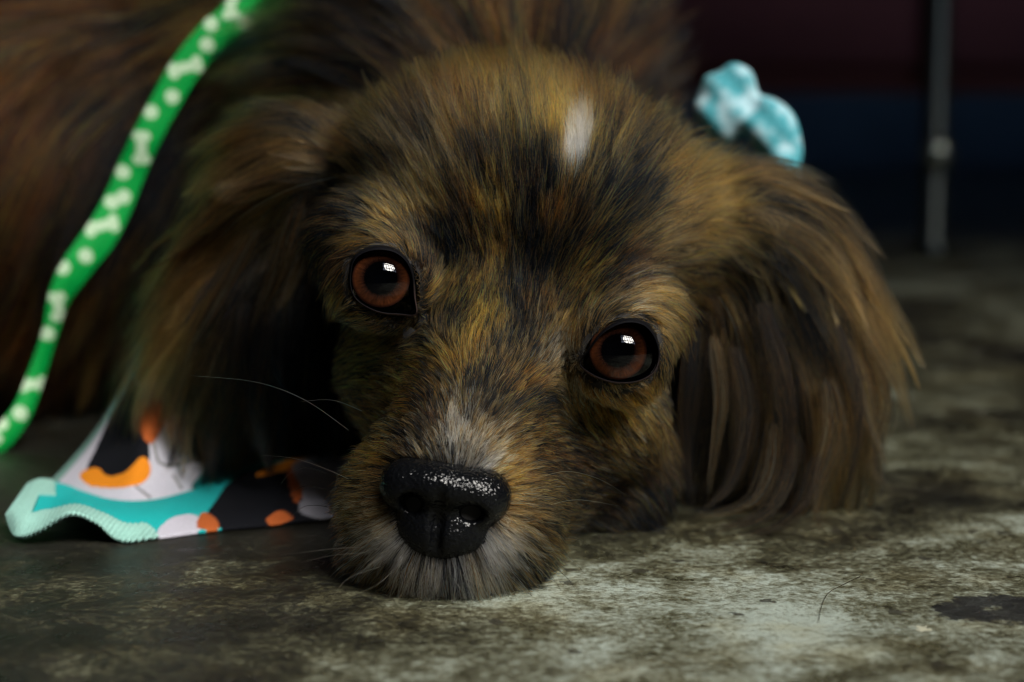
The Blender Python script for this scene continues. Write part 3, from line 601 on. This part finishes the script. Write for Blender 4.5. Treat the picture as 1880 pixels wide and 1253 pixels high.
for pts, c in [([(665, 755, 34.5), (610, 735, 34), (550, 738, 33.5)], WH), ([(640, 790, 34.5), (560, 735, 34), (470, 702, 34), (350, 690, 34)], WH),
               ([(640, 880, 34), (600, 862, 33.5), (540, 842, 33.3), (475, 836, 33)], WH), ([(660, 1005, 33.2), (610, 1008, 32.5), (560, 1014, 32.3), (513, 1020, 32)], WH),
               ([(670, 1015, 33.2), (610, 1020, 32.6), (550, 1034, 32)], WH), ([(700, 985, 32.8), (650, 1005, 32.3), (603, 1048, 31.8)], WH), ([(715, 1010, 32.6), (675, 1030, 32.2), (655, 1072, 31.6)], WH),
               ([(980, 880, 34), (1040, 866, 33.5), (1100, 880, 33.3), (1150, 910, 33.3)], WH), ([(1000, 930, 34), (1060, 918, 33.5), (1140, 930, 33)], WH),
               ([(700, 1040, 33), (640, 1062, 32.2), (610, 1098, 31.8)], WH), ([(720, 1050, 33), (690, 1075, 32.3), (640, 1096, 32)], WH),
               ([(830, 1060, 32.6), (850, 1095, 32), (822, 1118, 31.8)], WH), ([(850, 1055, 32.6), (868, 1100, 32), (858, 1122, 31.8)], WH), ([(800, 1060, 32.6), (800, 1090, 32.2), (775, 1108, 32)], WH),
               ([(600, 870, 34), (560, 858, 33.5), (530, 872, 33.2), (515, 890, 33)], BK), ([(600, 900, 34), (560, 893, 33.6), (525, 910, 33)], BK), ([(600, 930, 34), (560, 930, 33.6), (528, 955, 33)], BK),
               ([(600, 985, 34), (560, 985, 33.6), (530, 1010, 33)], BK), ([(1010, 960, 34.4), (1070, 965, 34), (1100, 985, 34), (1090, 1000, 34)], BK), ([(1010, 985, 34), (1060, 990, 33.6), (1095, 1010, 33.6)], BK),
               ([(1000, 1010, 34), (1040, 1020, 33.4), (1075, 1055, 32.8)], BK), ([(980, 1040, 34), (1010, 1055, 33), (1030, 1085, 32.4)], BK), ([(1000, 1030, 34), (1040, 1060, 33), (1060, 1090, 32.4)], BK),
               ([(1320, 545, 38.5), (1345, 590, 38.3), (1358, 640, 38.3), (1361, 680, 38.3)], WH), ([(1240, 560, 36.5), (1300, 530, 35.5), (1380, 560, 35)], BK),
               ([(620, 325, 38), (540, 345, 38), (460, 385, 38), (400, 440, 38)], WH)]:
    strand('whisker', pts, c)

wr_ = np.random.default_rng(11)
for i_ in range(16):                                        # long pale hairs splaying from the chin onto the floor
    a_ = R_(-165 + 150 * i_ / 15 + wr_.normal(0, 4)); x0, y0 = 818 + 150 * math.cos(a_), 985 - 62 * math.sin(a_)
    L_ = wr_.uniform(45, 85); x1_, y1_ = x0 + L_ * .6 * math.cos(a_), y0 - L_ * .6 * math.sin(a_); bend = wr_.normal(0, 12)
    strand('whisker', [(x0, y0, 32.4), (x1_, y1_, 32.0), (x1_ + L_ * .35 * math.cos(a_) + bend, y1_ - L_ * .3 * math.sin(a_), 31.9)], WH if i_ % 4 else BK, .006)

# ------------------------------------------------------------------ eyes
def eye_material():
    m, n, l, b = mat('eye_surface')
    tc = n.new('ShaderNodeTexCoord').outputs['Object']; sep = n.new('ShaderNodeSeparateXYZ'); l.new(tc, sep.inputs[0])
    x, y = sep.outputs[0], sep.outputs[1]
    r = math_(n, l, 'SQRT', math_(n, l, 'ADD', math_(n, l, 'MULTIPLY', x, x), math_(n, l, 'MULTIPLY', y, y)))
    r = math_(n, l, 'DIVIDE', r, ER / 100)
    ang = math_(n, l, 'ARCTAN2', y, x)
    cb = n.new('ShaderNodeCombineXYZ'); l.new(math_(n, l, 'MULTIPLY', ang, 5.0), cb.inputs[0]); l.new(math_(n, l, 'MULTIPLY', r, 2.2), cb.inputs[1])
    nz = noise(n, l, cb.outputs[0], 2.2, 5, .6)
    rn = math_(n, l, 'ADD', r, math_(n, l, 'MULTIPLY', math_(n, l, 'SUBTRACT', nz.outputs[0], .5), .05))
    rp = ramp(n, [(0, (.0004, .0005, .0008)), (.36, (.0006, .0006, .0008)), (.43, (.020, .007, .004)), (.50, (.048, .015, .006)), (.58, (.075, .022, .008)), (.63, (.03, .010, .006)), (.67, (.0015, .0015, .002)), (.76, (.0015, .0015, .002)), (.85, (.02, .016, .012)), (1.0, (.03, .024, .018))])
    l.new(rn, rp.inputs[0])
    v = ramp(n, [(.35, (.6,) * 3), (.65, (1.25,) * 3)]); l.new(nz.outputs[0], v.inputs[0])
    l.new(mixc(n, l, 1.0, rp.outputs[0], v.outputs[0], 'MULTIPLY'), b.inputs['Base Color'])
    b.inputs['Roughness'].default_value = .5; b.inputs['Specular IOR Level'].default_value = 0.0
    # the iris is a shallow cup behind the cornea: its own normal leans inwards, the wet coat keeps the ball's
    cn_ = n.new('ShaderNodeCombineXYZ'); l.new(math_(n, l, 'MULTIPLY', x, -130.0), cn_.inputs[0]); l.new(math_(n, l, 'MULTIPLY', y, -130.0), cn_.inputs[1]); cn_.inputs[2].default_value = .75
    vt = n.new('ShaderNodeVectorTransform'); vt.vector_type = 'NORMAL'; vt.convert_from = 'OBJECT'; vt.convert_to = 'WORLD'; l.new(cn_.outputs[0], vt.inputs[0])
    l.new(vt.outputs[0], b.inputs['Normal'])
    gn_ = n.new('ShaderNodeNewGeometry'); l.new(gn_.outputs['Normal'], b.inputs['Coat Normal'])
    b.inputs['Coat Weight'].default_value = 1; b.inputs['Coat Roughness'].default_value = .015; b.inputs['Coat IOR'].default_value = 1.34
    return m
EM = eye_material()
lidm, n, l, b = mat('eyelid_skin'); at_ = n.new('ShaderNodeAttribute'); at_.attribute_name = 'pcol'
l.new(at_.outputs['Color'], b.inputs['Base Color']); b.inputs['Roughness'].default_value = .7; b.inputs['Specular IOR Level'].default_value = .06
t_ = noise(n, l, n.new('ShaderNodeTexCoord').outputs['Object'], 2200, 4); bp = n.new('ShaderNodeBump'); bp.inputs['Strength'].default_value = .5; bp.inputs['Distance'].default_value = .0002
l.new(t_.outputs[0], bp.inputs['Height']); l.new(bp.outputs[0], b.inputs['Normal'])
IRIS = {'L': (699, 511), 'R': (1134, 644)}
for k in ('L', 'R'):
    c = EC[k]
    # gaze: towards where the iris centre sits on the ball
    def hit(px, py, rad):
        dv = P(px, py, 1.0) - CAMP; dv /= np.linalg.norm(dv); oc = CAMP - c; bb = oc @ dv; disc = bb * bb - (oc @ oc - rad * rad)
        return CAMP + dv * (-bb - math.sqrt(max(disc, 0)))
    gz = hit(*IRIS[k], ER) - c; gz /= np.linalg.norm(gz)
    bm = bmesh.new(); bmesh.ops.create_uvsphere(bm, u_segments=64, v_segments=48, radius=ER / 100)
    for v in bm.verts:                                      # slight corneal bulge about the gaze axis (+Z)
        rr = math.hypot(v.co.x, v.co.y) / (ER / 100)
        if v.co.z > 0 and rr < .8: v.co.z += ER / 100 * .07 * (1 - (rr / .8) ** 2) ** 1.5
    e = bmobj('eye', bm, EM, dog, True)
    e.matrix_parent_inverse = Matrix.Identity(4); q = Vector(gz).to_track_quat('Z', 'Y')
    e.matrix_parent_inverse = dog.matrix_basis.inverted(); e.location = Vector(c * .01); e.rotation_mode = 'QUATERNION'; e.rotation_quaternion = q
    # eyelid: rim swept along the opening
    con = CON[k]; cen = con.mean(0); rings = []; cols = []
    M = len(con)
    for j, (gr, lift) in enumerate([(.955, -.01), (.968, .05), (.98, .085), (.995, .09), (1.012, .075), (1.04, .0)]):
        for i, q in enumerate(con):
            a = (q - cen) * gr + cen; up = max(0.0, (cen[1] - q[1]) / 60)
            if 0 < j < 4: a = a + np.array([0, 5.0 * up]) * (1 if j < 3 else .5)
            rings.append(hit(a[0], a[1], ER + lift + (.15 * up if 0 < j < 5 else 0)))
            low = min(max((q[1] - cen[1]) / 50, 0), 1) * (j >= 3)
            cols.append(np.array([.002, .002, .003]) * (1 - low) + np.array([.055, .036, .033]) * low)
    fc = [(j * M + i, j * M + (i + 1) % M, (j + 1) * M + (i + 1) % M, (j + 1) * M + i) for j in range(5) for i in range(M)]
    lid = link_mesh('eyelid', rings, fc, lidm, dog, cols=np.array(cols))
    md = lid.modifiers.new('sub', 'SUBSURF'); md.levels = 1; md.render_levels = 2

# ------------------------------------------------------------------ nose
NR, NU = NF[:, 0], NF[:, 1]
def npos(px, py, d): return P(px, py, d)
def sd_nose(p):
    d = ell(p, npos(817, 890, 33.00), (1.16, .50, .78), NF)
    d = smin(d, ell(p, npos(750, 892, 33.00), (.56, .52, .62), NF), .15)
    d = smin(d, ell(p, npos(886, 912, 33.00), (.56, .56, .62), NF), .15)
    d = smin(d, ell(p, npos(806, 950, 33.28), (.68, .80, .62), NF), .25)
    d = smin(d, ell(p, npos(816, 972, 33.28), (1.0, .60, .64), NF), .25)
    d = smax(d, -ell(p, npos(866, 948, 32.25), (.30, .21, .7), NF), .10)     # nostrils and their side slits
    d = smax(d, -cone(p, npos(870, 952, 32.30), npos(934, 968, 32.75), .15, .06), .10)
    d = smax(d, -ell(p, npos(752, 932, 32.25), (.29, .27, .7), NF), .10)
    d = smax(d, -cone(p, npos(748, 936, 32.30), npos(692, 926, 32.75), .15, .06), .10)
    d = smax(d, -cone(p, npos(808, 905, 32.20), npos(803, 960, 32.62), .06, .09), .14)   # philtrum
    d = smax(d, -cone(p, npos(803, 960, 32.62), npos(797, 1040, 32.80), .09, .10), .14)
    return d
NV, NFc = surface_nets(sd_nose, P(817, 935, 33.0) - np.array([1.6, 1.3, 1.5]), P(817, 935, 33.0) + np.array([1.6, 1.3, 1.5]), .045)
for _ in range(2): NV = NV - grad(sd_nose, NV, .01) * sd_nose(NV)[:, None] * .8
nm, n, l, b = mat('wet_nose'); b.inputs['Base Color'].default_value = (.0025, .0028, .0035, 1); b.inputs['Roughness'].default_value = .19
b.inputs['Specular IOR Level'].default_value = .25
tc = n.new('ShaderNodeTexCoord').outputs['Object']
vo = n.new('ShaderNodeTexVoronoi'); vo.feature = 'SMOOTH_F1'; vo.inputs['Scale'].default_value = 1350; vo.inputs['Smoothness'].default_value = .35
dn = noise(n, l, tc, 900, 3); va = n.new('ShaderNodeVectorMath'); va.operation = 'MULTIPLY_ADD'; l.new(dn.outputs['Color'], va.inputs[0]); va.inputs[1].default_value = (.0007,) * 3; l.new(tc, va.inputs[2]); l.new(va.outputs[0], vo.inputs['Vector'])
bp = n.new('ShaderNodeBump'); bp.inputs['Strength'].default_value = 1.0; bp.inputs['Distance'].default_value = .00022; bp.invert = True
l.new(vo.outputs['Distance'], bp.inputs['Height']); l.new(bp.outputs[0], b.inputs['Normal'])
link_mesh('nose', NV, NFc, nm, dog)

# ------------------------------------------------------------------ cloth things
def cloth_material(name, rough=.85, weave=2500):
    m, n, l, b = mat(name); a = n.new('ShaderNodeAttribute'); a.attribute_name = 'pcol'
    tc = n.new('ShaderNodeTexCoord').outputs['Object']; t = noise(n, l, tc, weave, 3)
    r = ramp(n, [(.3, (.8,) * 3), (.7, (1.1,) * 3)]); l.new(t.outputs[0], r.inputs[0])
    l.new(mixc(n, l, 1.0, a.outputs['Color'], r.outputs[0], 'MULTIPLY'), b.inputs['Base Color']); b.inputs['Roughness'].default_value = rough
    b.inputs['Specular IOR Level'].default_value = .15
    bp = n.new('ShaderNodeBump'); bp.inputs['Strength'].default_value = .6; bp.inputs['Distance'].default_value = .0004; l.new(t.outputs[0], bp.inputs['Height']); l.new(bp.outputs[0], b.inputs['Normal'])
    return m
def sheet(name, grid, cols, m, parent=None, thick=.05):
    a, b_ = grid.shape[:2]; f = [(i * b_ + j, (i + 1) * b_ + j, (i + 1) * b_ + j + 1, i * b_ + j + 1) for i in range(a - 1) for j in range(b_ - 1)]
    o = link_mesh(name, grid.reshape(-1, 3), f, m, parent, cols=cols.reshape(-1, 3))
    s = o.modifiers.new('thickness', 'SOLIDIFY'); s.thickness = thick / 100; s.offset = 0
    return o
def smooth_noise(n, amp, seed, k=5):
    r = np.random.default_rng(seed); t = np.linspace(0, 1, n); o = np.zeros(n)
    for i in range(1, k + 1): o += r.normal() / i * np.sin(2 * np.pi * (i * t + r.random()))
    return o * amp

# leash: green ribbon with white dots and bones
lc = catmull([(500, -90, 46), (440, 20, 46), (388, 68, 46), (338, 130, 46), (300, 195, 46), (268, 255, 46), (243, 310, 46.2), (218, 370, 46.2), (186, 430, 46), (140, 492, 45.8), (108, 548, 45.8), (92, 610, 46), (66, 690, 46), (40, 755, 45.5), (0, 805, 45), (-60, 840, 44.5)], 420)
wd = np.interp(np.linspace(0, 1, 420), [0, .1, .3, .45, .55, .62, .68, .75, .85, 1], [.95, .85, .72, .76, .86, .76, .54, .42, .5, .75])
NB = 26; grid = np.zeros((420, NB, 3)); lcol = np.zeros((420, NB, 3))
C3 = np.array([P(q[0], q[1], q[2] + 3.0) for q in lc]); tg = np.gradient(C3, axis=0); tg /= np.linalg.norm(tg, axis=1, keepdims=True)
arc = np.concatenate([[0], np.cumsum(np.linalg.norm(np.diff(C3, axis=0), axis=1))])
twist = np.interp(np.linspace(0, 1, 420), [0, .5, .62, .72, .85, 1], [.25, .3, .5, .85, .6, .3])
GR = np.array([.0, .25, .04]); WHT = np.array([.40, .56, .38])
DOTS = [(388, 45), (380, 82), (450, 40), (316, 178), (277, 206), (226, 316), (226, 362), (157, 470), (116, 492), (86, 612), (36, 760), (2, 778), (205, 372)]
BONES = [((424, -2), (424, 28)), ((318, 130), (362, 118)), ((260, 250), (260, 292)), ((165, 420), (208, 410)), ((104, 545), (108, 580)), ((42, 706), (76, 706)), ((-30, 815), (-10, 800))]
for i in range(420):
    side = np.cross(tg[i], FW); side /= np.linalg.norm(side); side = side * math.cos(twist[i]) + FW * math.sin(twist[i])
    u = np.linspace(-.5, .5, NB)[:, None]
    grid[i] = C3[i] + side * u * wd[i] * 1.05 - FW * .12 * np.cos(u * 3)
gx_, gy_, _ = proj(grid.reshape(-1, 3)); lcol = np.tile(GR, (len(gx_), 1)); wm = np.zeros(len(gx_), bool)
for a in DOTS: wm |= np.hypot(gx_ - a[0], gy_ - a[1]) < 13
for a, b_ in BONES:
    a = np.array(a, float); b_ = np.array(b_, float); ab = b_ - a; L_ = np.hypot(*ab)
    t_ = np.clip(((gx_ - a[0]) * ab[0] + (gy_ - a[1]) * ab[1]) / L_ ** 2, 0, 1)
    wm |= np.hypot(gx_ - a[0] - t_ * ab[0], gy_ - a[1] - t_ * ab[1]) < 9
    pp = np.array([-ab[1], ab[0]]) / L_ * 7
    for e_ in (a, b_):
        for sg in (-1, 1): wm |= np.hypot(gx_ - e_[0] - sg * pp[0], gy_ - e_[1] - sg * pp[1]) < 9
lcol[wm] = WHT; lcol = lcol.reshape(420, NB, 3)
leash = sheet('leash', grid, lcol, cloth_material('nylon_webbing', .5), None, .10)
tag(leash, 'bright green leash printed with white bones and dots crossing the dog', 'leash')

# bandana
band = empty('bandana', (P(250, 940, 41)[0] / 100, .41, 0), 'teal bandana with black and orange print, lying beside the muzzle', 'bandana')
TEAL, WHI, BLK, ORG, RST, GRY, LTE = [np.array(c) for c in ((.01, .26, .26), (.44, .43, .50), (.003, .0035, .006), (.62, .20, .01), (.36, .085, .02), (.13, .13, .12), (.24, .44, .39))]
CM = cloth_material('printed_cotton')
def paint(px, py, blobs, base):
    c = np.tile(base, (*px.shape, 1)).astype(float)
    for poly, col in blobs:
        q = catmull(poly, 60, True); m = inside(q, px.ravel(), py.ravel()).reshape(px.shape); c[m] = col
    return c
# standing part, from the neck down to the floor
NU_, NVv = 170, 200
top = catmull([(248, 630), (290, 625), (360, 640), (440, 670)], NU_)
mid = catmull([(200, 755), (270, 760), (350, 765), (430, 790)], NU_)
bot = catmull([(85, 893), (190, 925), (290, 925), (440, 880)], NU_)
pxy = np.zeros((NU_, NVv, 2)); g3 = np.zeros((NU_, NVv, 3))
for j in range(NVv):
    v = j / (NVv - 1)
    a = (1 - v) * (1 - 2 * v) * top + 4 * v * (1 - v) * mid + v * (2 * v - 1) * bot
    pxy[:, j] = a
    for i in range(NU_):
        u = i / (NU_ - 1)
        db_ = (CAMH - .12) / (SN + (bot[i, 1] - 626.5) / FPX * CS)
        dd = db_ + (44.6 - db_) * (1 - v) ** .8 + (.30 * math.sin(u * 9 + v * 2) + .16 * math.sin(u * 21 - v * 5)) * v * (1 - v) * 3
        g3[i, j] = P(a[i, 0], a[i, 1], dd)
dk = .3
blobs = [([(195, 590), (480, 580), (480, 700), (400, 715), (320, 730), (255, 700), (200, 720)], TEAL * .6),  # darkened teal: shadow under the ear hair painted into the cloth
         ([(222, 705), (250, 700), (262, 740), (270, 790), (272, 850), (235, 876), (195, 880), (160, 868), (180, 820), (205, 760)], BLK),
         ([(300, 650), (325, 655), (318, 700), (300, 730), (302, 770), (280, 815), (262, 800), (262, 750), (278, 700)], RST),
         ([(335, 780), (372, 770), (400, 800), (372, 850), (340, 838), (330, 810)], BLK),
         ([(148, 872), (178, 860), (200, 876), (232, 868), (262, 840), (276, 862), (262, 888), (215, 898), (165, 893)], ORG),
         ([(398, 800), (470, 780), (470, 900), (355, 900), (375, 860)], TEAL * .5)]  # teal darkened again, painted shade where the cloth meets the hair
c = paint(pxy[..., 0], pxy[..., 1], blobs, WHI)
def line(c, pxy, pts, w, col):
    q = catmull(pts, 60)
    for a in q:
        c[np.hypot(pxy[..., 0] - a[0], pxy[..., 1] - a[1]) < w] = col
line(c, pxy, [(281, 815), (292, 850), (322, 855), (355, 840)], 2.6, GRY); line(c, pxy, [(250, 895), (262, 905), (275, 915)], 2.2, GRY); line(c, pxy, [(318, 875), (326, 888), (332, 898)], 2.2, GRY)
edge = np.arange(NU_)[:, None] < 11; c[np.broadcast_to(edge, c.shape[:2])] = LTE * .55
sheet('neck_panel', g3, c, CM, band, .06)
# flat part on the floor with the overlocked hem
NA, NBb = 300, 90
front = catmull([(12, 950, .35), (30, 988, .12), (70, 978, .32), (128, 946, .75), (175, 962, .5), (215, 994, .06), (280, 990, .05), (400, 974, .05), (500, 966, .05), (660, 945, .05)], NA)
back = catmull([(52, 893, .45), (75, 884, .5), (110, 890, .3), (160, 905, .15), (215, 918, .1), (280, 914, .1), (360, 893, .15), (430, 872, .3), (510, 850, .5), (660, 830, .6)], NA)
pxy = np.zeros((NA, NBb, 2)); g3 = np.zeros((NA, NBb, 3))
for i in range(NA):
    for j in range(NBb):
        v = j / (NBb - 1); a = front[i] * (1 - v) + back[i] * v
        z = a[2] + .16 * math.sin(v * math.pi) * (1 + .5 * math.sin(i * .05))
        pxy[i, j] = a[:2]; g3[i, j] = onfloor(a[0], a[1], max(z, .05))
TE2 = np.array([.01, .34, .34])
blobs = [([(385, 965), (378, 950), (395, 925), (425, 885), (470, 862), (560, 850), (620, 850), (620, 975), (440, 978)], BLK),
         ([(474, 872), (520, 850), (580, 838), (580, 850), (540, 864), (478, 878)], ORG),
         ([(528, 862), (552, 868), (556, 905), (545, 928), (534, 905)], RST),
         ([(546, 850), (700, 835), (700, 960), (560, 948), (556, 905)], WHI * .6),  # white dimmed: shade beside the muzzle painted into the cloth
         ([(285, 992), (300, 965), (325, 951), (360, 950), (368, 975), (330, 992)], WHI),
         ([(362, 972), (372, 945), (395, 955), (400, 975)], RST), ([(490, 955), (515, 940), (535, 955), (500, 968)], RST)]
c = paint(pxy[..., 0], pxy[..., 1], blobs, TE2)
st = np.arange(NA); stitch = (.5 + .5 * np.sin(st * 1.1))[:, None, None]
w_ = np.interp(pxy[:, 0, 0], [0, 60, 140, 240, 275, 290], [.34, .42, .34, .34, .12, 0])
hem = (np.arange(NBb)[None, :] / NBb) < w_[:, None]; hem |= (np.broadcast_to(pxy[:, :1, 0] < 38, c.shape[:2]))
hem |= ((np.arange(NBb)[None, :] / NBb) > .72) & (pxy[..., 0] < 100)
c = np.where(hem[..., None], LTE * (.75 + .35 * stitch), c)
g3[..., 2] += np.where(hem, .05 * stitch[..., 0], 0)
sheet('floor_panel', g3, c, CM, band, .09)
# knot behind the head
kc = P(1352, 200, 49.50)
def sd_knot(p):
    d = ell(p, P(1335, 195, 49.70), (.95, 1.05, .8), frame(R_(-10)))
    d = smin(d, ell(p, P(1352, 150, 49.50), (.55, .55, .5)), .3)
    d = smin(d, ell(p, P(1415, 235, 49.30), (.75, .95, .7), frame(R_(-35))), .25)
    d = smin(d, ell(p, P(1440, 290, 49.10), (.5, 1.1, .5), frame(R_(-5))), .3)
    q = p * 2.6
    return d + .05 * np.sin(q[..., 0] + 1.3 * np.sin(q[..., 2])) * np.sin(q[..., 1] * .9 + q[..., 2] * 1.1) + .05 * np.sin(p[..., 0] * 6 + p[..., 2] * 5)
KV, KF = surface_nets(sd_knot, kc - np.array([2.8, 2.2, 3.4]), kc + np.array([3.2, 2.2, 3]), .09)
from mathutils import noise as mno
nz_ = np.array([2.2 * mno.fractal(Vector(v) * 1.7, .8, 2.1, 4) for v in KV])
kcol = np.array([.13, .40, .46]) + (np.clip(nz_, -.3, 1)[:, None] + .1) * np.array([.26, .20, .20]); kcol = np.clip(kcol, .05, .85)  # paler than the rest of the cloth: light on the knot painted in
link_mesh('knot', KV, KF, CM, band, cols=kcol)

# a loose curled hair lying on the concrete
def loose(pts, label):
    K = 20; xy = catmull(pts, K); p = np.array([onfloor(a, b_, .02 + .03 * (i % 3 == 0)) for i, (a, b_) in enumerate(xy)])
    cu = bpy.data.hair_curves.new('loose_hair'); cu.add_curves([K]); o = bpy.data.objects.new('loose_hair', cu); COL.objects.link(o)
    cu.points.foreach_set('position', (p * .01).astype(np.float32).ravel())
    a = cu.attributes.get('radius') or cu.attributes.new('radius', 'FLOAT', 'POINT'); a.data.foreach_set('value', np.full(K, .00006, np.float32))
    a = cu.attributes.new('hcol', 'FLOAT_COLOR', 'POINT'); a.data.foreach_set('color', np.tile(np.array([.02, .015, .01, 1], np.float32), K))
    cu.materials.append(hm); tag(o, label, 'hair')
loose([(1503, 1140), (1508, 1115), (1520, 1090), (1545, 1075), (1580, 1058)], 'single dark curled hair lying on the pale concrete right of the muzzle')
